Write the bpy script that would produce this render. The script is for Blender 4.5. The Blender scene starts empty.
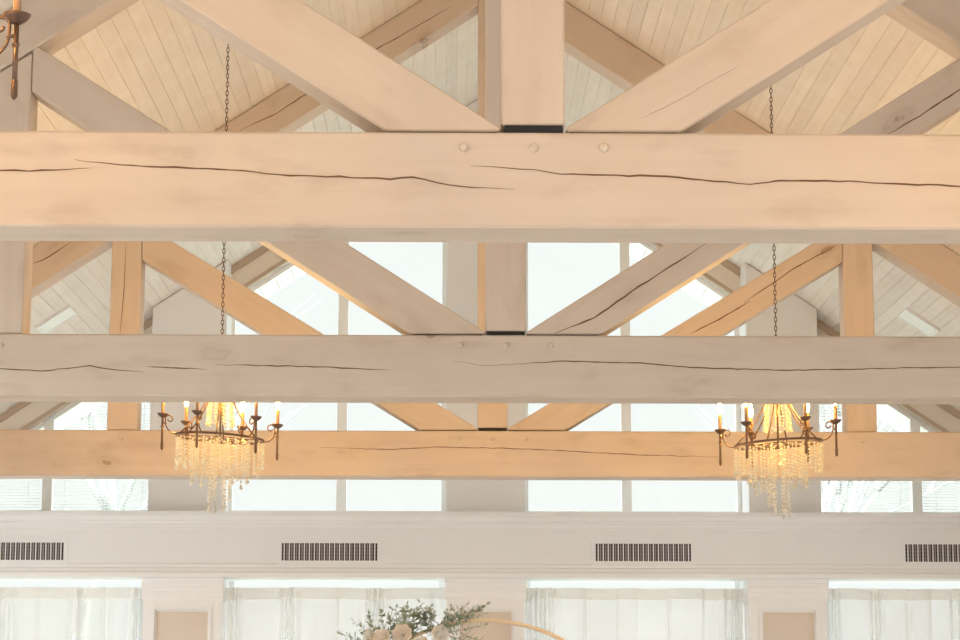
import bpy, bmesh, math, random
from mathutils import Vector, Matrix
random.seed(7)
R = math.radians
sc = bpy.context.scene
COL = sc.collection

# ------------------------------------------------------------------ dimensions (metres; X right, Y into the hall, Z up)
PITCH = 2/3                      # roof pitch 8 in 12
APEX = 6.775                     # underside of the boards at the ridge
TR_Y = (7.085, 11.212, 15.339)   # front faces of the three trusses
CB, CT = 3.08, 3.393             # bottom chord underside / top
CW = 0.246                       # chord thickness
BAY = 2.523                      # queen post / pier spacing
GY = 19.5                        # inner face of gable wall
HW = 5.1                         # half width of hall
YB = -3.5                        # wall behind the camera
def roof(x): return APEX - PITCH*abs(x)

# ------------------------------------------------------------------ materials
def mat(name):
    m = bpy.data.materials.new(name); m.use_nodes = True
    nt = m.node_tree; nt.nodes.clear()
    out = nt.nodes.new('ShaderNodeOutputMaterial')
    return m, nt, out
class N:
    def __init__(s, nt): s.nt = nt
    def __call__(s, typ, ins=None, **kw):
        n = s.nt.nodes.new(typ)
        for k, v in kw.items(): setattr(n, k, v)
        for k, v in (ins or {}).items():
            if isinstance(v, bpy.types.NodeSocket): s.nt.links.new(v, n.inputs[k])
            else: n.inputs[k].default_value = v
        return n
def rgb(r, g, b): return (r, g, b, 1)
def mix(n, f, a, b, blend='MIX'):
    x = n('ShaderNodeMix', data_type='RGBA', blend_type=blend)
    for i, v in ((0, f), (6, a), (7, b)):
        if isinstance(v, bpy.types.NodeSocket): n.nt.links.new(v, x.inputs[i])
        else: x.inputs[i].default_value = v
    return x.outputs[2]
def ramp(n, f, stops):
    r = n('ShaderNodeValToRGB', {'Fac': f}); e = r.color_ramp.elements
    while len(e) < len(stops): e.new(0.5)
    for el, (p, c) in zip(e, stops): el.position = p; el.color = (c, c, c, 1) if not isinstance(c, tuple) else c
    return r.outputs[0]

def wood(name, base, dark, knot, grain_amt=0.5, rough=0.6):
    """timber whose grain follows the point attribute 'grain' (along, across, depth)"""
    m, nt, out = mat(name); n = N(nt)
    at = n('ShaderNodeAttribute', attribute_name='grain').outputs['Vector']
    mp = n('ShaderNodeMapping', {'Vector': at, 'Scale': (0.8, 22, 22)}).outputs[0]
    g1 = n('ShaderNodeTexNoise', {'Vector': mp, 'Scale': 1.0, 'Detail': 5.0, 'Roughness': 0.6}).outputs['Fac']
    mp2 = n('ShaderNodeMapping', {'Vector': at, 'Scale': (2.2, 5, 5)}).outputs[0]
    g2 = n('ShaderNodeTexNoise', {'Vector': mp2, 'Scale': 1.0, 'Detail': 3.0}).outputs['Fac']
    f = n('ShaderNodeMath', {0: g1, 1: g2}, operation='ADD').outputs[0]
    f = n('ShaderNodeMapRange', {'Value': f, 'From Min': 0.75, 'From Max': 1.35, 'To Min': 0.0, 'To Max': grain_amt}).outputs[0]
    c = mix(n, f, base, dark)
    # scattered knots
    mk = n('ShaderNodeMapping', {'Vector': at, 'Scale': (1.35, 3.1, 0.0)}).outputs[0]
    dis = n('ShaderNodeTexNoise', {'Vector': at, 'Scale': 14.0, 'Detail': 2.0}).outputs['Color']
    mk = n('ShaderNodeVectorMath', {0: mk, 1: n('ShaderNodeVectorMath', {0: dis, 'Scale': 0.13}, operation='SCALE').outputs[0]}, operation='ADD').outputs[0]
    vo = n('ShaderNodeTexVoronoi', {'Vector': mk, 'Scale': 1.0, 'Randomness': 1.0})
    dist = vo.outputs['Distance']
    sep = n('ShaderNodeSeparateColor', {'Color': vo.outputs['Color']})
    on = n('ShaderNodeMath', {0: sep.outputs[0], 1: 0.8}, operation='LESS_THAN').outputs[0]
    rings = n('ShaderNodeMath', {0: n('ShaderNodeMath', {0: dist, 1: 110.0}, operation='MULTIPLY').outputs[0]}, operation='SINE').outputs[0]
    halo = ramp(n, dist, [(0.0, 1.0), (0.06, 0.85), (0.09, 0.3), (0.2, 0.0)])
    k = n('ShaderNodeMath', {0: halo, 1: n('ShaderNodeMapRange', {'Value': rings, 'From Min': -1.0, 'From Max': 1.0, 'To Min': 0.45, 'To Max': 1.0}).outputs[0]}, operation='MULTIPLY').outputs[0]
    k = n('ShaderNodeMath', {0: k, 1: on}, operation='MULTIPLY').outputs[0]
    k = n('ShaderNodeMath', {0: k, 1: 0.95}, operation='MULTIPLY').outputs[0]
    bl = n('ShaderNodeTexNoise', {'Vector': n('ShaderNodeMapping', {'Vector': at, 'Scale': (3.0, 7, 7)}).outputs[0], 'Scale': 1.0, 'Detail': 4.0}).outputs['Fac']
    c = mix(n, ramp(n, bl, [(0.56, 0.0), (0.74, 0.35)]), c, mix(n, 0.5, dark, knot))
    c = mix(n, k, c, knot)
    b = n('ShaderNodeBump', {'Height': g1, 'Strength': 0.12, 'Distance': 0.01}).outputs[0]
    p = n('ShaderNodeBsdfPrincipled', {'Base Color': c, 'Roughness': rough, 'Normal': b, 'Specular IOR Level': 0.3})
    nt.links.new(p.outputs[0], out.inputs[0]); return m

def boards(name):
    m, nt, out = mat(name); n = N(nt)
    bid = n('ShaderNodeAttribute', attribute_name='board').outputs['Fac']
    at = n('ShaderNodeAttribute', attribute_name='grain').outputs['Vector']
    wn = n('ShaderNodeTexWhiteNoise', {'W': bid}, noise_dimensions='1D').outputs['Value']
    mp = n('ShaderNodeMapping', {'Vector': at, 'Scale': (1.2, 30, 30)}).outputs[0]
    g = n('ShaderNodeTexNoise', {'Vector': mp, 'Scale': 1.0, 'Detail': 4.0}).outputs['Fac']
    bl = n('ShaderNodeTexNoise', {'Vector': at, 'Scale': 5.0, 'Detail': 3.0}).outputs['Fac']
    f = n('ShaderNodeMath', {0: g, 1: bl}, operation='ADD').outputs[0]
    f = n('ShaderNodeMapRange', {'Value': f, 'From Min': 0.7, 'From Max': 1.35}).outputs[0]
    c = mix(n, f, rgb(0.87, 0.825, 0.775), rgb(0.79, 0.73, 0.665))
    t = n('ShaderNodeMapRange', {'Value': wn, 'To Min': 0.93, 'To Max': 1.03}).outputs[0]
    c = mix(n, 1.0, c, n('ShaderNodeCombineColor', {0: t, 1: t, 2: t}).outputs[0], 'MULTIPLY')
    p = n('ShaderNodeBsdfPrincipled', {'Base Color': c, 'Roughness': 0.55, 'Specular IOR Level': 0.3})
    nt.links.new(p.outputs[0], out.inputs[0]); return m

def paint(name, col, rough=0.5, metallic=0.0, spec=0.4, vary=0.03, scale=6.0, bump=0.0):
    m, nt, out = mat(name); n = N(nt)
    tc = n('ShaderNodeTexCoord').outputs['Object']
    no = n('ShaderNodeTexNoise', {'Vector': tc, 'Scale': scale, 'Detail': 4.0}).outputs['Fac']
    d = tuple(max(0, c*(1-2*vary)) for c in col)
    u = tuple(min(1, c*(1+2*vary)) for c in col)
    c = mix(n, no, rgb(*d), rgb(*u))
    ins = {'Base Color': c, 'Roughness': rough, 'Metallic': metallic, 'Specular IOR Level': spec}
    if bump: ins['Normal'] = n('ShaderNodeBump', {'Height': no, 'Strength': bump, 'Distance': 0.01}).outputs[0]
    p = n('ShaderNodeBsdfPrincipled', ins)
    nt.links.new(p.outputs[0], out.inputs[0]); return m

def glass_pane(name):
    m, nt, out = mat(name); n = N(nt)
    fr = n('ShaderNodeFresnel', {'IOR': 1.45}).outputs[0]
    a = n('ShaderNodeBsdfTransparent', {'Color': rgb(0.96, 0.985, 0.97)}).outputs[0]
    g = n('ShaderNodeBsdfGlossy', {'Roughness': 0.02}).outputs[0]
    mx = n('ShaderNodeMixShader', {0: fr, 1: a, 2: g}).outputs[0]
    nt.links.new(mx, out.inputs[0]); return m

def sheer(name, col, alpha, trans, edge=None):
    """thin cloth: lets light through; denser where the weave is seen edge-on in a fold"""
    m, nt, out = mat(name); n = N(nt)
    tc = n('ShaderNodeTexCoord').outputs['Object']
    wv = n('ShaderNodeTexNoise', {'Vector': n('ShaderNodeMapping', {'Vector': tc, 'Scale': (90, 90, 6)}).outputs[0], 'Scale': 1.0}).outputs['Fac']
    c = mix(n, wv, rgb(*[x*0.95 for x in col]), rgb(*col))
    d = n('ShaderNodeBsdfDiffuse', {'Color': c}).outputs[0]
    t = n('ShaderNodeBsdfTranslucent', {'Color': c}).outputs[0]
    x = n('ShaderNodeMixShader', {0: trans, 1: d, 2: t}).outputs[0]
    tr = n('ShaderNodeBsdfTransparent').outputs[0]
    f = alpha
    if edge:
        lw = n('ShaderNodeLayerWeight', {'Blend': 0.5}).outputs['Facing']
        f = n('ShaderNodeMapRange', {'Value': lw, 'From Min': 0.0, 'From Max': 0.75, 'To Min': alpha, 'To Max': edge}).outputs[0]
    y = n('ShaderNodeMixShader', {0: f, 1: tr, 2: x}).outputs[0]
    nt.links.new(y, out.inputs[0]); return m

def leafy(name, a, b, trans=0.25):
    m, nt, out = mat(name); n = N(nt)
    tc = n('ShaderNodeTexCoord').outputs['Object']
    no = n('ShaderNodeTexNoise', {'Vector': tc, 'Scale': 18.0, 'Detail': 2.0}).outputs['Fac']
    c = mix(n, ramp(n, no, [(0.35, 0.0), (0.65, 1.0)]), rgb(*a), rgb(*b))
    d = n('ShaderNodeBsdfPrincipled', {'Base Color': c, 'Roughness': 0.6, 'Specular IOR Level': 0.2}).outputs[0]
    t = n('ShaderNodeBsdfTranslucent', {'Color': c}).outputs[0]
    x = n('ShaderNodeMixShader', {0: trans, 1: d, 2: t}).outputs[0]
    nt.links.new(x, out.inputs[0]); return m

def crystal(name):
    m, nt, out = mat(name); n = N(nt)
    tr = n('ShaderNodeBsdfTransparent', {'Color': rgb(0.97, 0.95, 0.9)}).outputs[0]
    gl = n('ShaderNodeBsdfGlossy', {'Color': rgb(1, 0.97, 0.9), 'Roughness': 0.12}).outputs[0]
    di = n('ShaderNodeBsdfTranslucent', {'Color': rgb(0.93, 0.95, 0.96)}).outputs[0]
    d2 = n('ShaderNodeBsdfDiffuse', {'Color': rgb(0.93, 0.95, 0.96)}).outputs[0]
    body = n('ShaderNodeMixShader', {0: 0.5, 1: di, 2: d2}).outputs[0]
    a = n('ShaderNodeMixShader', {0: 0.72, 1: tr, 2: body}).outputs[0]
    fr = n('ShaderNodeFresnel', {'IOR': 1.4}).outputs[0]
    x = n('ShaderNodeMixShader', {0: fr, 1: a, 2: gl}).outputs[0]
    nt.links.new(x, out.inputs[0]); return m

def emit(name, col, s):
    m, nt, out = mat(name); n = N(nt)
    e = n('ShaderNodeEmission', {'Color': rgb(*col), 'Strength': s})
    nt.links.new(e.outputs[0], out.inputs[0]); return m

BULB = 350.0
M = dict(
    wood=wood('limewashed_timber', rgb(0.655, 0.565, 0.49), rgb(0.555, 0.46, 0.38), rgb(0.27, 0.16, 0.09), 0.55),
    rafter=wood('rake_timber', rgb(0.58, 0.46, 0.36), rgb(0.47, 0.36, 0.27), rgb(0.28, 0.17, 0.10), 0.5),
    crack=paint('timber_check', (0.17, 0.10, 0.06), 0.9, spec=0.1),
    peg=wood('peg_timber', rgb(0.655, 0.565, 0.49), rgb(0.555, 0.46, 0.38), rgb(0.45, 0.3, 0.2), 0.3),
    gap_shade=paint('black_plate', (0.012, 0.010, 0.014), 0.45),  # near-black colour stands in for the shade inside open timber joints
    boards=boards('ceiling_boards'),
    wall=paint('warm_white_wall', (0.79, 0.785, 0.785), 0.6, vary=0.012),
    trim=paint('white_trim', (0.815, 0.815, 0.83), 0.45, vary=0.01),
    rake=paint('cream_trim', (0.84, 0.77, 0.68), 0.45, vary=0.015),
    frame=paint('window_white', (0.91, 0.925, 0.925), 0.4, vary=0.01),
    panel=paint('taupe_panel', (0.66, 0.575, 0.49), 0.6, vary=0.02),
    floor=paint('pale_floor', (0.73, 0.70, 0.66), 0.45, vary=0.06, scale=3),
    glass=glass_pane('window_glass'),
    slat=sheer('blind_slat', (0.93, 0.95, 0.94), 0.9, 0.5),
    sheer=sheer('sheer_curtain', (0.80, 0.80, 0.78), 0.5, 0.08, 0.97),
    pocket=sheer('curtain_heading', (0.82, 0.79, 0.74), 0.78, 0.06, 0.97),
    bronze=paint('dark_bronze', (0.17, 0.11, 0.085), 0.35, 0.75, vary=0.1, scale=30),
    sleeve=paint('candle_sleeve', (0.42, 0.27, 0.17), 0.5, 0.1, vary=0.05, scale=30),
    crystal=crystal('cut_crystal'),
    dim_bulb=emit('lit_bulb_soft', (1.0, 0.52, 0.12), 215.0),
    bulb=emit('lit_bulb', (1.0, 0.51, 0.07), BULB),
    duct=paint('vent_dark', (0.03, 0.025, 0.025), 0.7),
    fin=paint('vent_fin', (0.30, 0.26, 0.27), 0.5, 0.2),
    fixture=paint('fixture_white', (0.88, 0.89, 0.88), 0.35, vary=0.01),
    fixture_panel=paint('fixture_panel', (0.89, 0.91, 0.91), 0.3, vary=0.01),
    brass=paint('pale_gold', (0.76, 0.63, 0.45), 0.4, 0.3, vary=0.04),
    rose=leafy('cream_petals', (0.97, 0.94, 0.91), (0.97, 0.93, 0.885), 0.5),
    ivory=leafy('white_petals', (0.97, 0.97, 0.97), (0.98, 0.97, 0.95), 0.5),
    leaf=leafy('eucalyptus_leaf', (0.28, 0.36, 0.31), (0.47, 0.55, 0.50)),
    leaf2=leafy('olive_leaf', (0.20, 0.27, 0.20), (0.36, 0.43, 0.35)),
    stem=paint('stem_green', (0.22, 0.22, 0.14), 0.7),
    soffit=paint('porch_soffit', (0.82, 0.81, 0.78), 0.5, vary=0.02),
    ground=paint('pale_gravel', (0.62, 0.60, 0.55), 0.9, vary=0.1, scale=2),
    lawn=paint('lawn_grass', (0.17, 0.20, 0.15), 0.95, vary=0.2, scale=1.5),
    bark=paint('pale_bark', (0.33, 0.33, 0.32), 0.9, vary=0.1, scale=8),
)

# ------------------------------------------------------------------ mesh helpers
class MB:
    def __init__(s): s.v = []; s.f = []; s.mi = []; s.sm = []
    def add(s, vs, fs, mi=0, smooth=False):
        o = len(s.v); s.v += [tuple(v) for v in vs]
        for f in fs: s.f.append(tuple(i+o for i in f)); s.mi.append(mi); s.sm.append(smooth)
        return s
    def box(s, x0, y0, z0, x1, y1, z1, mi=0):
        vs = [(x, y, z) for z in (z0, z1) for y in (y0, y1) for x in (x0, x1)]
        return s.add(vs, [(0,2,3,1),(4,5,7,6),(0,1,5,4),(2,6,7,3),(0,4,6,2),(1,3,7,5)], mi)
    def prism_y(s, poly, y0, y1, mi=0):          # polygon in XZ, extruded along Y
        n = len(poly)
        a = sum(poly[i][0]*poly[(i+1) % n][1]-poly[(i+1) % n][0]*poly[i][1] for i in range(n))
        if a < 0: poly = poly[::-1]
        vs = [(x, y0, z) for x, z in poly]+[(x, y1, z) for x, z in poly]
        fs = [tuple(range(n)), tuple(range(2*n-1, n-1, -1))]
        fs += [(i, i+n, (i+1) % n+n, (i+1) % n) for i in range(n)]
        return s.add(vs, fs, mi)
    def prism_x(s, poly, x0, x1, mi=0):          # polygon in YZ, extruded along X
        n = len(poly)
        vs = [(x0, y, z) for y, z in poly]+[(x1, y, z) for y, z in poly]
        fs = [tuple(range(n-1, -1, -1)), tuple(range(n, 2*n))]
        fs += [(i, (i+1) % n, (i+1) % n+n, i+n) for i in range(n)]
        return s.add(vs, fs, mi)
    def tube(s, pts, rad, seg=8, mi=0, caps=True, smooth=True, closed=False):
        pts = [Vector(p) for p in pts]; n = len(pts)
        rs = rad if isinstance(rad, (list, tuple)) else [rad]*n
        vs = []; up = None
        for i, p in enumerate(pts):
            if closed: t = pts[(i+1) % n]-pts[i-1]
            else: t = pts[min(i+1, n-1)]-pts[max(i-1, 0)]
            t.normalize()
            if up is None:
                up = Vector((0, 0, 1)) if abs(t.z) < 0.9 else Vector((1, 0, 0))
            a = (up-t*up.dot(t))
            if a.length < 1e-5: a = t.orthogonal()
            a.normalize(); b = t.cross(a); up = a
            for k in range(seg):
                q = 2*math.pi*k/seg
                vs.append(p+(a*math.cos(q)+b*math.sin(q))*rs[i])
        fs = []
        for i in range(n if closed else n-1):
            j = (i+1) % n
            for k in range(seg):
                l = (k+1) % seg
                fs.append((i*seg+k, i*seg+l, j*seg+l, j*seg+k))
        if caps and not closed:
            fs.append(tuple(range(seg-1, -1, -1))); fs.append(tuple((n-1)*seg+k for k in range(seg)))
        return s.add(vs, fs, mi, smooth)
    def lathe(s, prof, seg=16, c=(0, 0, 0), mi=0, smooth=True):   # (r, z) profile round Z
        vs = []; n = len(prof)
        for r, z in prof:
            for k in range(seg):
                q = 2*math.pi*k/seg
                vs.append((c[0]+r*math.cos(q), c[1]+r*math.sin(q), c[2]+z))
        fs = []
        for i in range(n-1):
            for k in range(seg):
                l = (k+1) % seg
                fs.append((i*seg+k, i*seg+l, (i+1)*seg+l, (i+1)*seg+k))
        return s.add(vs, fs, mi, smooth)
    def mesh(s, name, mats):
        me = bpy.data.meshes.new(name); me.from_pydata(s.v, [], s.f)
        for m in mats: me.materials.append(M[m])
        for p, mi, sm in zip(me.polygons, s.mi, s.sm): p.material_index = mi; p.use_smooth = sm
        me.update(); return me
    def build(s, name, mats, parent=None, loc=None):
        if isinstance(mats, str): mats = [mats]
        return link(name, s.mesh(name, mats), parent, loc)
def link(name, me, parent=None, loc=None):
    o = bpy.data.objects.new(name, me); COL.objects.link(o)
    if parent: o.parent = parent
    if loc: o.location = loc
    return o
def tag(o, label=None, cat=None, group=None, kind=None):
    for k, v in (('label', label), ('category', cat), ('group', group), ('kind', kind)):
        if v: o[k] = v
    return o
def empty(name, loc, label, cat, group=None):
    o = bpy.data.objects.new(name, None); COL.objects.link(o)
    o.location = loc; o.empty_display_size = 0.1
    return tag(o, label, cat, group)
def struct(o, label=None): return tag(o, label, kind='structure')

def bevel_mesh(me, w, seg=1):
    bm = bmesh.new(); bm.from_mesh(me)
    es = [e for e in bm.edges if len(e.link_faces) == 2 and e.calc_face_angle(0) > 0.3]
    bmesh.ops.bevel(bm, geom=es, offset=w, segments=seg, affect='EDGES', profile=0.5, clamp_overlap=True)
    bm.to_mesh(me); bm.free()
SEED = [0]
def grain_attr(me, d):
    """store along / across / depth coordinates for a timber running in direction d (X, Z)"""
    SEED[0] += 1; r = random.Random(SEED[0]*13+5)
    o = Vector((r.uniform(0, 90), r.uniform(0, 90), r.uniform(0, 90)))
    d = Vector((d[0], 0, d[1])).normalized(); c = Vector((-d.z, 0, d.x))
    at = me.attributes.new('grain', 'FLOAT_VECTOR', 'POINT')
    for i, v in enumerate(me.vertices):
        at.data[i].vector = Vector((v.co.dot(d), v.co.dot(c), v.co.y))+o
def add_cracks(me, cracks, y, wid=0.006):
    """long drying checks in the front face: jagged dark slivers"""
    if not cracks: return
    bm = bmesh.new(); bm.from_mesh(me)
    for ln in cracks:
        pts = []
        for (a, b) in zip(ln[:-1], ln[1:]):
            k = max(2, int(abs(b[0]-a[0])/0.035))
            for i in range(k):
                t = i/k; pts.append((a[0]+(b[0]-a[0])*t, a[1]+(b[1]-a[1])*t+random.uniform(-1, 1)*0.0022))
        pts.append(ln[-1]); n = len(pts); prev = None
        for i, p in enumerate(pts):
            t = i/(n-1); w = wid*(0.25+0.75*min(1, 5*t, 5*(1-t)))*random.uniform(0.6, 1.1)/2
            q = pts[min(i+1, n-1)]; r = pts[max(i-1, 0)]
            dx, dz = q[0]-r[0], q[1]-r[1]; L = math.hypot(dx, dz) or 1
            nx, nz = -dz/L*w, dx/L*w
            cur = (bm.verts.new((p[0]+nx, y-0.0012, p[1]+nz)), bm.verts.new((p[0]-nx, y-0.0012, p[1]-nz)))
            if prev:
                f = bm.faces.new((prev[0], prev[1], cur[1], cur[0])); f.material_index = 1
            prev = cur
    bm.to_mesh(me); bm.free()

# ------------------------------------------------------------------ the trusses
def timber(name, root, poly, y0, y1, d, cracks=None, bev=0.007, cw=0.006):
    mb = MB().prism_y(poly, y0, y1)
    me = mb.mesh(name, ['wood', 'crack'])
    bevel_mesh(me, bev)
    add_cracks(me, cracks, y0, cw)
    grain_attr(me, d)
    return link(name, me, root)
def peg(root, x, z, y):
    mb = MB(); prof = [(0.0, -0.016), (0.010, -0.0155), (0.0145, -0.012), (0.0155, 0.0), (0.0155, 0.05)]
    vs = []; seg = 12
    for r, yy in prof:
        for k in range(seg):
            q = 2*math.pi*k/seg; vs.append((x+r*math.cos(q), y+yy, z+r*math.sin(q)))
    fs = [(i*seg+k, i*seg+(k+1) % seg, (i+1)*seg+(k+1) % seg, (i+1)*seg+k) for i in range(len(prof)-1) for k in range(seg)]
    mb.add(vs, fs, 0, True)
    me = mb.mesh('peg', ['peg']); grain_attr(me, (0, 1)); return link('peg', me, root)

CRACKS = {
 0: {'chord': [[(-1.95,3.259),(-1.706,3.263),(-1.611,3.261),(-1.419,3.27)], [(-1.468,3.296),(-1.324,3.281),(-0.972,3.266),(-0.78,3.247),(-0.62,3.244),(-0.46,3.238),(-0.386,3.246),(-0.309,3.225),(-0.236,3.213),(-0.063,3.205)],
               [(-0.204,3.283),(0.001,3.271),(0.088,3.255),(0.341,3.251),(0.428,3.248),(0.693,3.226),(0.755,3.233),(0.79,3.239),(0.941,3.238),(1.374,3.22),(1.8,3.20)]],
     'strutR': [[(0.345,3.441),(0.507,3.528),(0.671,3.625)]]},
 1: {'chord': [[(-2.7,3.222),(-2.522,3.217),(-2.308,3.205),(-2.189,3.218),(-2.075,3.231),(-1.974,3.213),(-1.805,3.201)], [(-1.791,3.228),(-1.491,3.215)], [(-1.457,3.24),(-0.928,3.229),(-0.578,3.215)],
               [(-0.259,3.261),(-0.094,3.237),(0.306,3.263),(0.671,3.254),(0.971,3.23),(1.422,3.218),(1.828,3.229),(2.275,3.238),(2.7,3.24)]],
     'strutR': [[(0.242,3.403),(0.444,3.485),(0.677,3.649),(0.829,3.747),(1.018,3.871)], [(1.946,4.436),(2.118,4.537),(2.42,4.74)]],
     },
 2: {'chord': [[(-1.173,3.275),(-0.718,3.264),(-0.358,3.282),(0.254,3.27),(0.627,3.25),(1.001,3.231),(1.559,3.218)]],
     'strutR': [[(1.355,4.068),(1.563,4.173),(1.772,4.299)], [(1.73,4.288),(1.94,4.429),(2.052,4.511),(2.382,4.695)]],
     'topL': [[(-3.161,4.542),(-3.083,4.57),(-2.901,4.697)], [(-1.80,5.45),(-1.732,5.503),(-1.504,5.612),(-1.304,5.749),(-0.91,6.02),(-0.602,6.2),(-0.273,6.40)]],
     'queenL': [[(-2.529,4.678),(-2.534,4.362),(-2.553,4.049)]]},
}
TLAB = ['cream timber roof truss nearest the camera, with the widest, most cracked tie beam',
        'shaded greyish timber roof truss, its tie beam crossing just above the chandeliers',
        'golden lit timber roof truss, its tie beam right behind the crystal chandeliers']
KW = 0.102
for ti, Y in enumerate(TR_Y):
    ck = CRACKS[ti]
    root = empty('roof_truss', (0, Y, CB), TLAB[ti], 'roof truss', 'timber roof trusses')
    bpy.context.view_layer.update()
    def loc(p): return [(x, z-CB) for x, z in p]
    def lk(key): return [loc(l) for l in ck.get(key, [])]
    y0, y1 = 0.0, CW
    w0, w1 = 0.018, CW-0.018
    sz = lambda p: loc(p)
    timber('bottom_chord', root, sz([(-HW, CB), (HW, CB), (HW, roof(HW)-0.006), (5.06, CT), (-5.06, CT), (-HW, roof(HW)-0.006)]), y0, y1, (1, 0), lk('chord'), 0.008, 0.006)
    gap = 0.028 if ti == 0 else 0.022
    TV = 0.30                                             # vertical depth of a top chord
    kt = APEX-0.012
    timber('king_post', root, sz([(-KW, CT+gap), (KW, CT+gap), (KW, roof(KW)-0.012), (0, kt), (-KW, roof(KW)-0.012)]), w0, w1, (0, 1), lk('king'))
    MB().box(-KW+0.008, w0, CT-CB, KW-0.008, w1-0.004, CT-CB+gap).build('black_plate', 'gap_shade', root)  # dark block painting the shade of the gap under the king post
    for s in (-1, 1):
        nm = 'L' if s < 0 else 'R'
        def P(pts): return sz([(s*x, z) for x, z in pts])
        a, b = KW, HW-0.02
        timber('top_chord', root, P([(a, roof(a)-TV), ((APEX-TV-CT-0.003)/PITCH, CT+0.003), ((APEX-0.004-CT-0.003)/PITCH, CT+0.003), (a, roof(a)-0.004)]), y0, y1, (1, -s*PITCH), lk('top'+nm), 0.006, 0.008)
        qi, qo = BAY-KW, BAY+KW
        timber('queen_post', root, P([(qi, CT+0.003), (qo, CT+0.003), (qo, roof(qo)-TV-0.006), (qi, roof(qi)-TV-0.006)]), w0, w1, (0, 1), lk('queen'+nm), 0.006, 0.005)
        ss = (0.648, 0.643, 0.612)[ti]; zl = CT+0.008; th = 0.252              # strut: lower edge hits the tie beam, upper edge meets the king post
        xu = KW+0.003; zu = zl+0.012
        xi = qi-0.004
        ztop = zu+ss*(xi-xu); zlow = ztop-th; xl = xi-(zlow-zl)/ss
        timber('strut', root, P([(xu, zl), (xl, zl), (xi, zlow), (xi, ztop), (xu, zu)]), w0, w1, (1, s*ss), lk('strut'+nm), 0.006, 0.009 if ti else 0.0016)
        MB().prism_y(P([(xu+0.012, CT), (xl-0.012, CT), (xl-0.012, zl), (xu+0.012, zl)]), w0+0.012, w1-0.012).build('dark_shim', 'gap_shade', root)  # thin dark sliver, painted shade in the strut joint
        peg(root, s*0.225, 0.262, 0); peg(root, s*BAY, 0.252, 0)
    peg(root, 0, 0.261, 0)

# ------------------------------------------------------------------ ceiling of narrow boards running the length of the hall
def ceiling_side(s):
    bw, g, dp = 0.1005, 0.006, 0.005
    cs = math.cos(math.atan(PITCH)); nrm = (s*PITCH*cs, cs)    # outward normal (X, Z)
    prof = []; ids = []; u = 0.0; L = (HW+0.06)/cs; k = 0
    while u < L:
        for du, dd, j in ((0.0, dp, k), (g/2, 0, k), (bw-g/2, 0, k), (bw, dp, k)):
            x = s*(u+du)*cs; z = roof(x)
            prof.append((x+nrm[0]*dd, z+nrm[1]*dd)); ids.append(j)
        u += bw; k += 1
    ys = [YB-0.2, 7.3, 13.0, GY+0.12]
    vs = []; n = len(prof)
    for y in ys: vs += [(x, y, z) for x, z in prof]
    fs = []
    for a in range(len(ys)-1):
        for i in range(n-1):
            q = (a*n+i, a*n+i+1, (a+1)*n+i+1, (a+1)*n+i)
            fs.append(q if s < 0 else q[::-1])
    # roof deck above, so the ceiling has thickness
    o = len(vs); t = 0.14
    x1 = s*(HW+0.3)
    vs += [(0, ys[0], APEX+t), (x1, ys[0], roof(x1)+t), (x1, ys[-1], roof(x1)+t), (0, ys[-1], APEX+t)]
    fs.append((o, o+1, o+2, o+3))
    me = bpy.data.meshes.new('ceiling'); me.from_pydata(vs, [], fs); me.materials.append(M['boards'])
    me.attributes.new('grain', 'FLOAT_VECTOR', 'POINT'); me.attributes.new('board', 'FLOAT', 'POINT')
    at = me.attributes['grain']; nn = n*len(ys)
    for i, v in enumerate(me.vertices):
        at.data[i].vector = (v.co.y, (v.co.x/cs), 3.1*s)
    ab = me.attributes['board']
    for i in range(nn): ab.data[i].value = ids[i % n]+(1000 if s > 0 else 0)+0.5
    me.update()
    struct(link('ceiling', me))
ceiling_side(-1); ceiling_side(1)

# ------------------------------------------------------------------ shell
def holes_wall(name, axis, c0, c1, u0, u1, v0, v1, holes, mats='wall'):
    us = sorted({u0, u1, *[h[0] for h in holes], *[h[1] for h in holes]})
    vs = sorted({v0, v1, *[h[2] for h in holes], *[h[3] for h in holes]})
    mb = MB()
    for a, b in zip(us[:-1], us[1:]):
        for c, d in zip(vs[:-1], vs[1:]):
            m, k = (a+b)/2, (c+d)/2
            if any(h[0] < m < h[1] and h[2] < k < h[3] for h in holes): continue
            if axis == 'x': mb.box(c0, a, c, c1, b, d)
            else: mb.box(a, c0, c, b, c1, d)
    return mb
struct(MB().box(-HW-0.2, YB-0.2, -0.12, HW+0.2, GY+0.2, 0).build('floor', 'floor'))
EAVE = roof(HW)
wn = [4]
def side_window(axis, c, u0, u1, v0, v1, sgn, mull=True):
    wn[0] += 1; t = 0.06
    mb = MB()
    def bx(a, b, cc, d, k0, k1):
        if axis == 'x': mb.box(min(k0, k1), a, cc, max(k0, k1), b, d)
        else: mb.box(a, min(k0, k1), cc, b, max(k0, k1), d)
    k0, k1 = c+sgn*0.06, c+sgn*0.14
    bx(u0, u0+t, v0, v1, k0, k1); bx(u1-t, u1, v0, v1, k0, k1)
    bx(u0+t, u1-t, v0, v0+t, k0, k1); bx(u0+t, u1-t, v1-t, v1, k0, k1)
    um = (u0+u1)/2
    if mull: bx(um-0.03, um+0.03, v0+t, v1-t, k0, k1)
    w = struct(mb.build('window_%d' % wn[0], 'frame'))
    g = MB(); km = c+sgn*0.10
    if axis == 'x': g.add([(km, u0+t, v0+t), (km, u1-t, v0+t), (km, u1-t, v1-t), (km, u0+t, v1-t)], [(0, 1, 2, 3)])
    else: g.add([(u0+t, km, v0+t), (u1-t, km, v0+t), (u1-t, km, v1-t), (u0+t, km, v1-t)], [(0, 1, 2, 3)])
    g.build('pane', 'glass', w)
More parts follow.
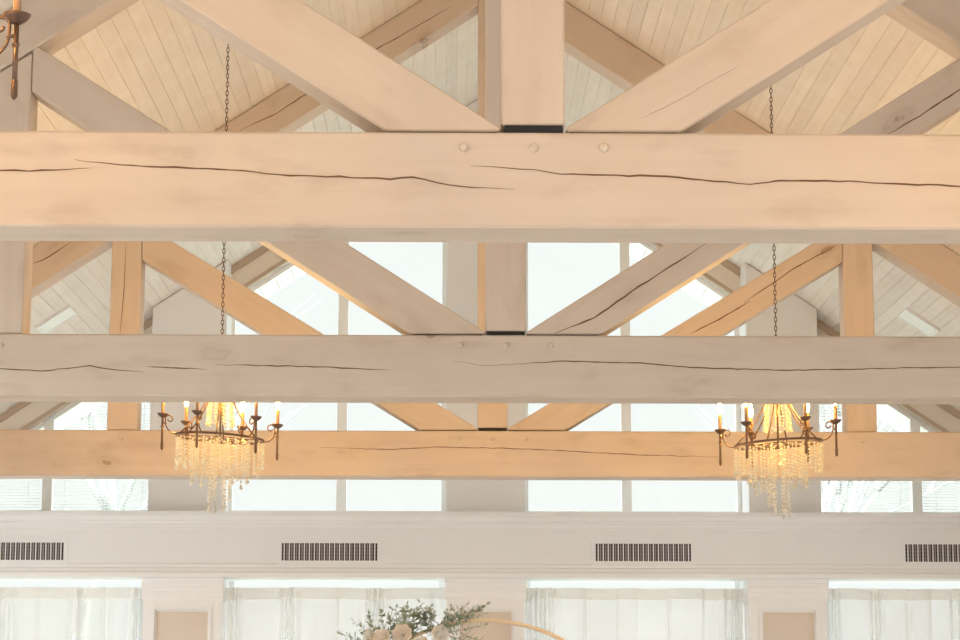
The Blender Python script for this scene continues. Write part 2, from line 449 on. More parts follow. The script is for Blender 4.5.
ADDED_SW = [(-2.6, -0.4), (3.9, 6.3), (7.8, 10.4), (15.7, 18.0)]  # unseen side windows, added and placed to daylight the trusses and gable
portals = []
for s, nm in ((-1, 'left'), (1, 'right')):
    hs = [(a, b, 0.5, 2.75) for a, b in ADDED_SW]
    x0, x1 = sorted((s*HW, s*(HW+0.2)))
    struct(holes_wall('w', 'x', x0, x1, YB-0.2, GY+0.2, 0, EAVE-0.02, hs).build('wall_'+nm, 'wall'))
    for a, b in ADDED_SW:
        side_window('x', s*HW, a, b, 0.5, 2.75, s)
        portals.append(((s*(HW+0.17), (a+b)/2, 1.62), b-a, 2.25, (0, s*math.pi/2, 0), 'x'))
# wall behind the camera, with tall windows added to bring in daylight
hs = [(-4.6, -2.9, 0.3, 3.3), (-2.1, -0.4, 0.3, 3.8), (0.4, 2.1, 0.3, 3.8), (2.9, 4.6, 0.3, 3.3)]
mb = holes_wall('w', 'y', YB-0.2, YB, -HW, HW, 0, EAVE-0.02, [(a, b, c, min(d, EAVE-0.1)) for a, b, c, d in hs])
mb.prism_y([(-HW, EAVE-0.02), (HW, EAVE-0.02), (0, APEX-0.02)], YB-0.2, YB)
struct(mb.build('wall_front', 'wall'))
for a, b, c, d in hs:
    d = min(d, EAVE-0.1)
    side_window('y', YB, a, b, c, d, -1)

# ------------------------------------------------------------------ gable end
PW = 0.335; WZ = 3.13
win_x = [(-4.75, -BAY-0.30), (-BAY+0.30, -PW), (PW, BAY-0.30), (BAY+0.30, 4.75)]
low_x = [(-BAY-1.26-0.95, -BAY-0.32), (-BAY+0.32, -0.33), (0.33, BAY-0.32), (BAY+0.32, BAY+1.26+0.95)]
HD = 0.27                                                  # depth of the sloping header under the boards
mb = holes_wall('w', 'y', GY, GY+0.2, -HW, HW, 0, WZ, [(a, b, 0.45, 2.70) for a, b in low_x])
edges = [-HW]+[e for w in win_x for e in w]+[HW]
for a, b in zip(edges[0::2], edges[1::2]):
    pts = [(a, WZ), (b, WZ), (b, roof(b)-0.01), (a, roof(a)-0.01)]
    if a < 0 < b: pts = [(a, WZ), (b, WZ), (b, roof(b)-0.01), (0, APEX-0.01), (a, roof(a)-0.01)]
    mb.prism_y(pts, GY, GY+0.2)
for a, b in win_x:
    mb.prism_y([(a, roof(a)-HD), (b, roof(b)-HD), (b, roof(b)-0.01), (a, roof(a)-0.01)], GY, GY+0.2)
struct(mb.build('wall_back', 'wall'))
tn = [0]
def trim(mb, m, label=None, bev=0, grain=None):
    tn[0] += 1
    o = struct(mb.build('trim_%d' % tn[0], m))
    if bev: bevel_mesh(o.data, bev)
    if grain: grain_attr(o.data, grain)
    return o
# bulkhead with crown mouldings across the hall (carries the air vents)
BY = 18.93
prof = [(GY, 2.585), (GY, 3.128), (BY-0.06, 3.128), (BY-0.06, 3.095), (BY-0.045, 3.09), (BY-0.03, 3.06), (BY-0.028, 3.045), (BY-0.012, 3.035), (BY-0.006, 3.0), (BY-0.006, 2.985), (BY, 2.98),
        (BY, 2.70), (BY-0.012, 2.695), (BY-0.012, 2.665), (BY-0.022, 2.66), (BY-0.03, 2.63), (BY-0.045, 2.622), (BY-0.045, 2.585)]
trim(MB().prism_x(prof[::-1], -HW, HW), 'trim')
# upper piers and lower panelled pilasters
PYU, PYL = 19.06, 19.0
for c, hw in ((-BAY, 0.315), (0, 0.335), (BAY, 0.305)):
    pts = [(c-hw, 3.128), (c+hw, 3.128)]
    if c == 0: pts += [(hw, roof(hw)-0.006), (0, APEX-0.006), (-hw, roof(hw)-0.006)]
    else: pts += [(c+hw, roof(c+hw)-0.006), (c-hw, roof(c-hw)-0.006)]
    trim(MB().prism_y(pts, PYU, GY), 'trim', bev=0.006)
    h = 0.337
    m = MB()
    m.box(c-h+0.012, PYL+0.03, 0, c+h-0.012, GY, 2.585)
    m.box(c-h+0.012, PYL+0.01, 0, c-h+0.085, PYL+0.03, 2.40); m.box(c+h-0.085, PYL+0.01, 0, c+h-0.012, PYL+0.03, 2.40)
    m.box(c-h+0.085, PYL+0.01, 2.345, c+h-0.085, PYL+0.03, 2.40)
    # cap mouldings
    capm = [(GY, 2.40), (PYL+0.012, 2.40), (PYL+0.008, 2.415), (PYL, 2.43), (PYL, 2.47), (PYL-0.006, 2.475), (PYL-0.008, 2.505), (PYL-0.016, 2.515), (PYL-0.018, 2.545), (PYL-0.025, 2.55), (PYL-0.027, 2.584), (GY, 2.584)]
    m.prism_x(capm, c-h, c+h)
    # picture-frame moulding round the panel
    px0, px1, pz = c-0.252, c+0.252, 2.345
    for k, (o, yy) in enumerate(((0.0, 0.004), (0.012, -0.004), (0.026, 0.012))):
        w_ = 0.012
        m.box(px0+o, PYL+yy, 0.3, px0+o+w_, PYL+0.03, pz-o); m.box(px1-o-w_, PYL+yy, 0.3, px1-o, PYL+0.03, pz-o)
        m.box(px0+o+w_, PYL+yy, pz-o-w_, px1-o-w_, PYL+0.03, pz-o)
    m.box(px0+0.038, PYL+0.024, 0.3, px1-0.038, PYL+0.03, pz-0.038, 1)
    trim(m, ['trim', 'panel'])
# raking trims under the boards: brown rafter strip, cream board, moulding
for s in (-1, 1):
    def rk(t0, t1, ya, m, x0=0.33, x1=HW, **k):
        p = [(s*x0, roof(x0)-t1), (s*x1, roof(x1)-t1), (s*x1, roof(x1)-t0), (s*x0, roof(x0)-t0)]
        return trim(MB().prism_y(p, ya, GY), m, **k)
    rk(0.004, 0.066, 19.38, 'rafter', grain=(1, -s*PITCH))
    rk(0.066, 0.235, 19.42, 'rake')
    rk(0.235, 0.275, 19.40, 'rafter', grain=(1, -s*PITCH))

# ------------------------------------------------------------------ gable windows
def gable_window(idx, a, b, mx):
    t = 0.04; z0 = WZ; top = lambda x: roof(x)-HD-0.004
    y0, y1 = GY+0.06, GY+0.14
    mb = MB()
    mb.prism_y([(a+0.002, z0), (a+t, z0), (a+t, top(a+t)), (a+0.002, top(a+0.002))], y0, y1)
    mb.prism_y([(b-t, z0), (b-0.002, z0), (b-0.002, top(b-0.002)), (b-t, top(b-t))], y0, y1)
    mb.box(a+t, y0, z0, b-t, y1, z0+0.06)
    mb.prism_y([(a+t, top(a+t)-t), (b-t, top(b-t)-t), (b-t, top(b-t)), (a+t, top(a+t))], y0, y1)
    mb.prism_y([(mx-0.042, z0+0.06), (mx+0.042, z0+0.06), (mx+0.042, top(mx+0.042)-t), (mx-0.042, top(mx-0.042)-t)], y0-0.01, y1)
    w = struct(mb.build('window_%d' % idx, 'frame'))
    for u0, u1 in ((a+t, mx-0.042), (mx+0.042, b-t)):
        MB().add([(u0, GY+0.10, z0+0.06), (u1, GY+0.10, z0+0.06), (u1, GY+0.10, top(u1)-t), (u0, GY+0.10, top(u0)-t)], [(0, 1, 2, 3)]).build('pane', 'glass', w)
mulls = [-3.775, -1.24, 1.225, 3.74]
for i, ((a, b), mx) in enumerate(zip(win_x, mulls)): gable_window(i+1, a, b, mx)
for (a, b) in low_x:
    side_window('y', GY, a, b, 0.45, 2.70, 1, False)

# fine slatted blinds in the outer gable windows, one each side of a mullion
def blind(u0, u1, label):
    z0 = WZ+0.012; y = GY+0.04
    top = lambda x: roof(x)-HD-0.05
    root = empty('window_blind', ((u0+u1)/2, y, z0), label, 'blind', 'blinds in the outer gable windows')
    cx = (u0+u1)/2; mb = MB(); z = 0.045; hi = abs(u0) if abs(u0) < abs(u1) else abs(u1)
    sg = 1 if cx > 0 else -1; tl = R(7); hw = 0.0125
    while True:
        xo = (APEX-HD-0.05-(z0+z+0.008))/PITCH                # where the slope cuts this slat
        if xo < hi+0.03: break
        lo, hix = (u0, min(u1, xo)) if sg > 0 else (max(u0, -xo), u1)
        lo -= cx; hix -= cx
        dy, dz = hw*math.cos(tl), hw*math.sin(tl)
        mb.add([(lo, -dy, z+dz), (hix, -dy, z+dz), (hix, 0, z+0.002), (lo, 0, z+0.002), (hix, dy, z-dz), (lo, dy, z-dz)], [(0, 1, 2, 3), (3, 2, 4, 5)])
        z += 0.0252
    o = mb.build('slats', 'slat', root)
    MB().box(u0-cx, -0.012, 0.0, u1-cx, 0.012, 0.016).build('bottom_rail', 'frame', root)
    for fx in (0.12, 0.88):
        x = u0+(u1-u0)*fx; MB().tube([(x-cx, -0.014, 0.01), (x-cx, -0.014, top(x)-z0)], 0.0015, 5).build('ladder_cord', 'frame', root)
    p = [(u0-cx, top(u0)-z0), (u1-cx, top(u1)-z0), (u1-cx, top(u1)-z0+0.05), (u0-cx, top(u0)-z0+0.05)]
    MB().prism_y(p, -0.014, 0.014).build('head_rail', 'frame', root)
blind(win_x[0][0]+0.06, mulls[0]-0.05, 'white slatted blind at the far left edge, left of the window mullion')
blind(mulls[0]+0.05, win_x[0][1]-0.02, 'white slatted blind between the mullion and left pier, behind the left golden queen post')
blind(win_x[3][0]+0.02, mulls[3]-0.05, 'white slatted blind between right pier and mullion, faint tree branch showing through it')
blind(mulls[3]+0.05, win_x[3][1]-0.06, 'white slatted blind at the far right edge, right of the window mullion')

# ------------------------------------------------------------------ air vents on the bulkhead
def vent(x, label):
    root = empty('air_vent', (x, BY, 2.797), label, 'air vent', 'air vents along the bulkhead')
    w, h = 0.397, 0.0725; fw = 0.035
    mb = MB()
    mb.box(-w-fw, -0.008, -h-fw, -w, 0, h+fw); mb.box(w, -0.008, -h-fw, w+fw, 0, h+fw)
    mb.box(-w, -0.008, -h-fw, w, 0, -h); mb.box(-w, -0.008, h, w, 0, h+fw)
    o = mb.build('frame', 'trim', root)
    MB().box(-w, -0.0015, -h, w, 0.0, h).build('dark_backing', 'duct', root)
    n = 19; g = MB()
    for i in range(n):
        u = -w+(i+0.5)*2*w/n; k = random.uniform(-0.3, 0.3)
        g.box(u-0.0045, -0.012, -h, u+0.0045, -0.003, h, 0)                        # pale face bars
        v = u+w/n
        if i < n-1: g.box(v-0.006+k*0.008, -0.006, -h, v+0.005+k*0.008, -0.002, h, 1)         # darker bars set behind them
    for z in (-0.045, -0.015, 0.015, 0.045): g.box(-w, -0.0045, z-0.0012, w, -0.002, z+0.0012, 1)
    g.build('grille', ['trim', 'fin'], root)
vent(-3.905, 'dark slatted air vent at the far left end of the white bulkhead')
vent(-1.30, 'dark slatted air vent below the left chandelier side, left of the middle pier')
vent(1.312, 'dark slatted air vent on the white bulkhead, right of the middle pier')
vent(3.895, 'dark slatted air vent at the far right end of the white bulkhead')

# ------------------------------------------------------------------ sheer curtains on rods
def curtain(x0, x1, dens, label, seed):
    """dens: list of (x, width, amount) where the cloth is bunched"""
    r = random.Random(seed); y = 19.30+0.03*(seed % 2); zt, zp, zb = 2.522, 2.432, 0.012
    root = empty('sheer_curtain', ((x0+x1)/2, y, zb), label, 'curtain', 'sheer curtains below the bulkhead')
    cx = (x0+x1)/2; n = int((x1-x0)/0.006)
    ph = r.uniform(0, 6); xs = []; ys = []; hem = []
    p = ph
    for i in range(n+1):
        x = x0+(x1-x0)*i/n
        d = 0.0
        for (c, w, a) in dens: d += a*math.exp(-((x-c)/w)**2)
        p += 0.006*(14+95*min(1, d))*(1+0.3*math.sin(i*0.13+ph))
        amp = 0.008+0.030*min(1, d)
        xs.append(x-cx); ys.append(amp*math.sin(p)); hem.append(0.004*math.sin(p*0.7+1)-0.008*abs(math.sin(i*0.021+ph)))
    rows = [(zp, 1.0), (zp-0.25, 1.1), (1.2, 1.25), (zb, 1.35)]
    vs = []; fs = []
    for z, k in rows:
        vs += [(x, v*k, z-zb+(h if z == zp else 0)) for x, v, h in zip(xs, ys, hem)]
    m = n+1
    for a in range(len(rows)-1):
        fs += [(a*m+i, a*m+i+1, (a+1)*m+i+1, (a+1)*m+i) for i in range(n)]
    MB().add(vs, fs, 0, True).build('panel', 'sheer', root)
    # gathered rod pocket with a small ruffle above
    vs = []; fs = []
    rr = [(zt, 0.3), (zt-0.016, 0.45), (zt-0.03, 1.0), (zt-0.055, 1.2), (zp+0.01, 0.8), (zp-0.004, 1.0)]
    for z, k in rr:
        vs += [(x, v*k*0.75-0.012*k, z-zb+(h if z < zp+0.02 else (0.5*h if z == zt else 0))) for x, v, h in zip(xs, ys, hem)]
    for a in range(len(rr)-1):
        fs += [(a*m+i, a*m+i+1, (a+1)*m+i+1, (a+1)*m+i) for i in range(n)]
    MB().add(vs, fs, 0, True).build('rod_pocket', 'pocket', root)
A = [(-4.72, -3.76, [(-4.45, .06, .8), (-4.05, .09, .7)], 'sheer white curtain at the far left edge below the left vent'),
     (-3.79, -2.80, [(-3.43, .07, .8), (-3.20, .04, .5), (-2.90, .12, .9)], 'sheer white curtain left of the left taupe wall panel'),
     (-2.20, -1.23, [(-2.12, .06, .9), (-1.64, .07, 1.0)], 'sheer white curtain right of the left taupe wall panel, bunched near its middle'),
     (-1.26, -0.34, [(-0.93, .10, 1.0), (-0.45, .05, .5)], 'sheer white curtain behind the flower arrangement, left of the middle pilaster'),
     (0.34, 1.29, [(0.46, .12, 1.1), (0.85, .02, .5), (1.12, .02, .4)], 'sheer white curtain right of the middle pilaster, behind the gold hoop'),
     (1.26, 2.20, [(1.55, .02, .4), (1.85, .02, .4), (2.09, .09, 1.2)], 'sheer curtain gathered tightly against the left side of the right pilaster'),
     (2.83, 3.78, [(2.93, .08, .8), (3.33, .07, .9), (3.6, .04, .5)], 'sheer white curtain just right of the right taupe wall panel'),
     (3.75, 4.72, [(4.0, .08, .6), (4.3, .06, .8)], 'sheer white curtain at the far right edge below the right vent')]
for i, (a, b, dn, lb) in enumerate(A): curtain(a, b, dn, lb, 40+i)
# ------------------------------------------------------------------ white panels on the sloping ceiling
for s, lb in ((-1, 'square white panel fixed to the left ceiling slope, below the golden truss'), (1, 'square white panel fixed to the right ceiling slope, below the golden truss')):
    root = empty('ceiling_panel', (s*3.385, 17.53, roof(3.385)), lb, 'ceiling panel', 'white panels on the ceiling slopes')
    root.rotation_euler = (0, s*math.atan(PITCH), 0)
    w, d = 0.155, 0.175; f = 0.024
    mb = MB()
    mb.box(-w, -d, -0.018, -w+f, d, 0.004); mb.box(w-f, -d, -0.022, w, d, 0.004)
    mb.box(-w+f, -d, -0.022, w-f, -d+f, 0.004); mb.box(-w+f, d-f, -0.022, w-f, d, 0.004)
    mb.build('frame', 'fixture', root)
    MB().box(-w+f, -d+f, -0.0165, w-f, d-f, 0.0).build('face_plate', 'fixture_panel', root)

# ------------------------------------------------------------------ chandeliers
CH = {}
def ch_meshes():
    RR = 0.257
    mb = MB()                                                # ring: flat iron hoop
    prof = [(RR-0.004, -0.0065), (RR+0.004, -0.0065), (RR+0.004, 0.0065), (RR-0.004, 0.0065), (RR-0.004, -0.0065)]
    mb.lathe(prof, 48, smooth=False)
    for q in range(0, 360, 60):                              # spokes to the lower cup
        c, s_ = math.cos(R(q+30)), math.sin(R(q+30))
        mb.tube([(RR*c, RR*s_, -0.006), (0.03*c, 0.03*s_, -0.010)], 0.0028, 6)
    for rr in (0.175, 0.09):
        mb.tube([(rr*math.cos(2*math.pi*k/32), rr*math.sin(2*math.pi*k/32), -0.010) for k in range(32)], 0.0028, 6, closed=True)
    CH['ring'] = mb.mesh('ring', ['bronze'])
    mb = MB()                                                # hub at the top
    mb.lathe([(0.0, 0.50), (0.012, 0.50), (0.018, 0.475), (0.055, 0.465), (0.062, 0.45), (0.05, 0.43), (0.02, 0.42), (0.012, 0.39), (0.0, 0.385)], 20)
    mb.tube([(0, 0, 0.40), (0, 0, -0.03)], 0.006, 8)
    mb.tube([(0.016*math.cos(k*math.pi/8), 0, 0.515+0.016*math.sin(k*math.pi/8)) for k in range(16)], 0.003, 6, closed=True)
    CH['hub'] = mb.mesh('hub', ['bronze'])
    mb = MB()                                                # strap from ring up to hub
    pts = []
    for k in range(13):
        t = k/12; r = RR*(1-t)**1.7*0.86+0.045+(0.0 if t else 0); z = 0.455*t**0.92
        r = 0.045+(RR-0.045)*(1-t)**2.7
        pts.append((r, 0, z))
    mb.tube(pts, 0.0048, 6)
    CH['strap'] = mb.mesh('strap', ['bronze'])
    mb = MB()                                                # scroll arm and drop rod
    AR = 0.34
    pts = [(RR, 0, 0.0)]
    for k in range(11):                                      # sweep out and up
        a = R(-85+k*9.0); pts.append((RR+0.0+0.066*math.cos(a)*1.0, 0, 0.066+0.066*math.sin(a)))
    cxx, czz = pts[-1][0]-0.024, pts[-1][2]+0.012
    for k in range(1, 15):                                   # curl inward
        a = R(-10+k*26); rr = 0.027*(1-k/22); pts.append((cxx+rr*math.cos(a), 0, czz+rr*math.sin(a)))
    mb.tube(pts, 0.0042, 6)
    mb.tube([(RR+0.06, 0, 0.055), (AR, 0, 0.062)], 0.0045, 6)
    mb.tube([(AR, 0, -0.095), (AR, 0, 0.105)], 0.0068, 10); mb.lathe([(0.0068, 0.03), (0.0095, 0.034), (0.0095, 0.04), (0.0068, 0.044)], 10, (AR, 0, 0)); mb.lathe([(0.0068, -0.052), (0.0085, -0.056), (0.0085, -0.095)], 10, (AR, 0, 0))
    mb.lathe([(0.0, -0.104), (0.005, -0.1), (0.0075, -0.094), (0.006, -0.086)], 8, (AR, 0, 0))
    CH['arm'] = mb.mesh('arm', ['bronze'])
    mb = MB()
    mb.lathe([(0.007, 0.088), (0.012, 0.090), (0.024, 0.098), (0.033, 0.109), (0.035, 0.114), (0.031, 0.113), (0.012, 0.102), (0.007, 0.102)], 16, (AR, 0, 0))
    CH['bobeche'] = mb.mesh('bobeche', ['bronze'])
    mb = MB(); mb.lathe([(0.0, 0.10), (0.0095, 0.10), (0.0095, 0.20), (0.0075, 0.203), (0.0, 0.203)], 12, (AR, 0, 0))
    CH['candle_sleeve'] = mb.mesh('candle_sleeve', ['sleeve'])
    mb = MB(); mb.lathe([(0.005, 0.203), (0.008, 0.210), (0.0118, 0.226), (0.0125, 0.238), (0.0105, 0.254), (0.006, 0.272), (0.003, 0.283), (0.0, 0.285)], 12, (AR, 0, 0))
    CH['bulb'] = mb.mesh('bulb', ['bulb'])
    def strand(L, step=0.0195, r0=0.0100, drop=True, top=None):
        mb = MB(); z = -0.004
        def bead(z, r, h):
            seg = 6; vs = [(0, 0, z+h)]+[(r*math.cos(k*math.pi/3), r*math.sin(k*math.pi/3), z) for k in range(seg)]+[(0, 0, z-h)]
            fs = [(0, 1+k, 1+(k+1) % seg) for k in range(seg)]+[(7, 1+(k+1) % seg, 1+k) for k in range(seg)]
            mb.add(vs, fs)
        mb.tube([(0, 0, 0), (0, 0, -L+0.02)], 0.0007, 4, 0)
        while z > -L+0.03:
            bead(z-step/2, r0*random.uniform(0.6, 1.25), step*0.5); z -= step
        if drop: bead(-L+0.016, r0*1.25, 0.018)
        return mb.mesh('crystal_strand', ['crystal', 'bronze'])
    CH['out'] = [strand(L) for L in (0.150, 0.165, 0.18, 0.20)]
    CH['mid'] = [strand(L) for L in (0.22, 0.25, 0.28)]
    CH['inn'] = [strand(L, r0=0.0105) for L in (0.36, 0.40, 0.43)]
    CH['up'] = strand(0.40, r0=0.0100, drop=False)
ch_meshes()
def chain_mesh(L):
    mb = MB(); pitch = 0.027; n = int(L/pitch)
    for i in range(n):
        z = i*pitch; pts = []
        for k in range(12):
            a = 2*math.pi*k/12; u, v = 0.0075*math.cos(a), 0.017*math.sin(a)
            pts.append((u, 0, z+v) if i % 2 == 0 else (0, u, z+v))
        mb.tube(pts, 0.0025, 5, closed=True)
    return mb.mesh('chain', ['bronze'])
def chandelier(x, y, z, phi, tilt, label):
    root = empty('chandelier', (x, y, z), label, 'chandelier', 'crystal chandeliers on chains')
    T = Matrix.Identity(4); T[2][0] = -math.tan(R(tilt))       # hangs a little out of level
    def part(nm, me, m=None, parent=root, bake=None):
        if bake is not None: me = me.copy(); me.transform(bake)
        o = link(nm, me, parent)
        if m is not None: o.matrix_local = m
        return o
    part('ring', CH['ring'], bake=T); part('hub', CH['hub'], bake=T)
    for k in range(6):
        Rz = Matrix.Rotation(R(phi+60*k), 4, 'Z')
        part('strap', CH['strap'], bake=T @ Matrix.Rotation(R(phi+60*k+18), 4, 'Z'))
        D = T @ Rz
        a = part('arm', CH['arm'], bake=D)
        for nm in ('bobeche', 'candle_sleeve', 'bulb'):
            e = part(nm, CH[nm], parent=a, bake=D)
            if nm == 'bulb' and y < 8: e.data.materials[0] = M['dim_bulb']
    r = random.Random(int(x*100)+5)
    def hang(key, rad, n, z0, off=0):
        for k in range(n):
            a = 2*math.pi*(k+off)/n
            me = r.choice(CH[key]) if isinstance(CH[key], list) else CH[key]
            part('crystal_strand', me, Matrix.Translation(T @ Vector((rad*math.cos(a), rad*math.sin(a), z0))))
    hang('out', 0.254, 34, -0.012); hang('mid', 0.165, 16, -0.012); hang('inn', 0.06, 6, -0.012)
    for k in range(10):                                      # strands climbing from the ring to the hub
        a = 2*math.pi*k/10; p0 = T @ Vector((0.048*math.cos(a), 0.048*math.sin(a), 0.44)); p1 = T @ Vector((0.085*math.cos(a), 0.085*math.sin(a), 0.03))
        q = (p1-p0).to_track_quat('-Z', 'Y').to_matrix().to_4x4()
        part('crystal_strand', CH['up'], Matrix.Translation(p0) @ q)
    top = Vector((0, 0, 0.528)); zc = roof(x)-z
    part('chain', chain_mesh(zc-0.05-top.z), Matrix.Translation(top))
    mb = MB(); mb.lathe([(0.0, -0.075), (0.012, -0.072), (0.02, -0.055), (0.06, -0.04), (0.068, -0.02), (0.068, 0.05), (0.0, 0.05)], 20)
    part('canopy', mb.mesh('canopy', ['bronze']), Matrix.Translation((0, 0, zc)))
chandelier(-1.638, 13.3, 3.108, 13, 3.8, 'crystal chandelier hanging left in front of the golden tie beam')
chandelier(1.652, 13.3, 3.082, -10, -3.8, 'crystal chandelier hanging right in front of the golden tie beam')
chandelier(-1.672, 5.4, 3.148, 1, 0, 'bronze chandelier arm at the top left corner, nearest the camera')
chandelier(1.66, 5.4, 3.148, 12, 0, 'crystal chandelier hanging before the nearest truss, on the right side of the hall')

# ------------------------------------------------------------------ gold hoop with flowers
HY, HX, HR, HZ = 14.2, -0.068, 1.033, 1.042
root = empty('hoop_arch', (HX, HY, 0), 'thin pale gold hoop arch rising behind the flowers in front of the middle pilaster', 'hoop arch')
MB().tube([(HR*math.cos(2*math.pi*k/120), 0, HZ-0.0+HR*math.sin(2*math.pi*k/120)) for k in range(120)], 0.0125, 10, closed=True).build('hoop', 'brass', root)
for x in (-0.45, 0.45):
    zf = HZ-math.sqrt(HR**2-x*x)
    mb = MB(); mb.box(x-0.03, -0.25, 0, x+0.03, 0.25, 0.015); mb.tube([(x, 0, 0.01), (x, 0, zf+0.005)], 0.014, 8)
    mb.build('foot', 'brass', root)
fl = empty('flower_arrangement', (HX, HY, HZ), 'cream roses and grey green eucalyptus tied to the top left of the gold hoop', 'flowers')
def rose_mesh(rad, m, seed):
    r = random.Random(seed); mb = MB()
    def petal(ang, tilt, w, h, rr):
        vs = []; fs = []; nu, nv = 5, 5
        for j in range(nv):
            v = j/(nv-1)
            for i in range(nu):
                u = i/(nu-1)*2-1
                ww = w*math.sin(math.pi*(0.18+0.64*v))*1.05
                x = u*ww; z = h*v
                y = rr*(1-0.55*u*u)+math.sin(v*math.pi*0.55)*tilt*h+0.10*h*v*v*(1 if abs(u) > 0.6 else 0.3)
                c, s = math.cos(ang), math.sin(ang)
                vs.append((x*c-y*s, x*s+y*c, z-h*0.45))
        for j in range(nv-1):
            for i in range(nu-1):
                a = j*nu+i; fs.append((a, a+1, a+nu+1, a+nu))
        mb.add(vs, fs, 0, True)
    for ring, (n, rr, tl, h, w) in enumerate(((3, .07, .02, .80, .24), (4, .16, .18, .82, .34), (5, .26, .42, .80, .42), (6, .36, .62, .80, .42), (8, .42, .85, .72, .40))):
        for k in range(n): petal(2*math.pi*k/n+ring*0.6+r.uniform(-.2, .2), tl, w*rad, h*rad*1.1, rr*rad)
    return mb.mesh('rose', [m])
ROSES = [rose_mesh(0.058, 'rose', 1), rose_mesh(0.052, 'ivory', 2), rose_mesh(0.066, 'rose', 3)]
def aim(d):
    return Vector(d).to_track_quat('Z', 'Y').to_matrix().to_4x4()
def place(nm, me, p, d, spin=0, sc_=1.0, lab=None):
    o = link(nm, me, fl); o.matrix_local = Matrix.Translation(p) @ aim(d) @ Matrix.Rotation(spin, 4, 'Z') @ Matrix.Scale(sc_, 4)
    if lab: o['label'] = lab
    return o
def W(x, z, y=0.0): return Vector((x-HX, y, z-HZ))           # hall X, Z -> arrangement space
for x, z, y, k, s, d in ((-0.575, 1.975, -0.12, 2, 0.9, (-.1, -1, .12)), (-0.345, 1.975, -0.12, 1, 1.05, (.25, -1, .1)), (-0.695, 1.955, -0.10, 0, 0.9, (-.3, -1, .1)),
                         (-0.775, 1.965, -0.06, 1, 0.8, (-.5, -.9, .1)), (-0.46, 1.90, -0.14, 0, 1.0, (0, -1, .2)), (-0.66, 1.83, -0.14, 1, 1.1, (-.3, -.9, .1)),
                         (-0.30, 1.87, -0.12, 2, 0.8, (.3, -.9, .1)), (-0.82, 1.80, -0.10, 2, 1.0, (-.6, -.8, .1)), (-0.55, 1.76, -0.12, 2, 0.9, (-.2, -.9, -.2)), (-0.93, 1.66, -0.08, 1, 1.0, (-.7, -.7, 0))):
    place('rose', ROSES[k], W(x, z+0.01, y-0.06), d, random.uniform(0, 6), s)
def sprig_mesh(L, m, seed, leaf=0.042, n=None):
    r = random.Random(seed); mb = MB(); pts = []
    bx, by = r.uniform(-.25, .25), r.uniform(-.25, .25)
    N_ = 9
    for k in range(N_+1):
        t = k/N_; pts.append(Vector((bx*L*t*t, by*L*t*t, L*t)))
    mb.tube(pts, [0.0028*(1-0.7*k/N_) for k in range(N_+1)], 5, 1)
    n = n or int(L/0.0115)
    for i in range(n):
        t = 0.12+0.88*i/(n-1); k = min(N_-1, int(t*N_)); p = pts[k].lerp(pts[k+1], t*N_-k)
        a = i*2.4+r.uniform(-.4, .4); up = 0.55+r.uniform(-.25, .35)
        d = Vector((math.cos(a), math.sin(a), up)).normalized()
        if i == n-1: d = Vector((bx, by, 1)).normalized()
        sd = d.cross(Vector((0, 0, 1)))
        sd = sd.normalized() if sd.length > 1e-4 else Vector((1, 0, 0))
        nn = sd.cross(d); l = leaf*r.uniform(0.75, 1.2)*(1.1-0.35*t); w = l*r.uniform(0.30, 0.40)
        q = p+d*0.006
        vs = [q, q+d*l*.3+sd*w*.85+nn*l*.06, q+d*l*.65+sd*w*.8+nn*l*.05, q+d*l-nn*l*.12, q+d*l*.65-sd*w*.8+nn*l*.05, q+d*l*.3-sd*w*.85+nn*l*.06, q+d*l*.32-nn*l*.03, q+d*l*.66-nn*l*.05]
        mb.add(vs, [(0, 6, 1), (1, 6, 7, 2), (2, 7, 3), (0, 5, 6), (5, 4, 7, 6), (4, 3, 7)], 0, True)
    return mb.mesh('eucalyptus_sprig', [m, 'stem'])
SP = [sprig_mesh(0.20, 'leaf', 11), sprig_mesh(0.26, 'leaf', 12, 0.037), sprig_mesh(0.24, 'leaf2', 13, 0.044), sprig_mesh(0.16, 'leaf', 14, 0.037), sprig_mesh(0.30, 'leaf2', 15, 0.035)]
spr = []
# the long reaching sprays at the right end and the upright tips
for x, z, y, d, k in ((-0.36, 2.02, -.06, (.82, 0, .56), 4), (-0.32, 2.02, -.08, (.95, -.1, .42), 1), (-0.33, 1.99, -.10, (.95, -.1, .15), 1), (-0.30, 1.98, -.08, (.95, -.1, -.25), 0), (-0.34, 2.03, -.04, (.6, 0, .5), 0),
                      (-0.24, 2.07, -.05, (.80, 0, .45), 0), (-0.57, 2.0, -.05, (-.05, 0, 1), 3), (-0.62, 1.98, -.07, (.1, 0, 1), 3), (-0.50, 2.02, -.05, (.5, 0, .7), 3), (-0.42, 2.02, -.07, (-.2, -.1, 1), 3),
                      (-0.72, 1.93, -.07, (-.6, -.1, .5), 0), (-0.76, 1.92, -.06, (-.8, 0, .3), 0), (-0.80, 1.88, -.08, (-.8, -.2, .1), 1), (-0.66, 1.97, -.05, (-.5, 0, .8), 3), (-0.45, 2.0, -.1, (.8, -.3, .2), 2), (-0.5, 1.97, -.1, (-.5, -.4, .6), 3),
                      (-0.25, 1.95, -.1, (.6, -.3, -.7), 0), (-0.22, 2.0, -.08, (.8, -.2, -.5), 3), (-0.3, 2.05, 0, (.7, .2, .2), 0)):
    spr.append((W(x, z, y), d, k))
r = random.Random(3)
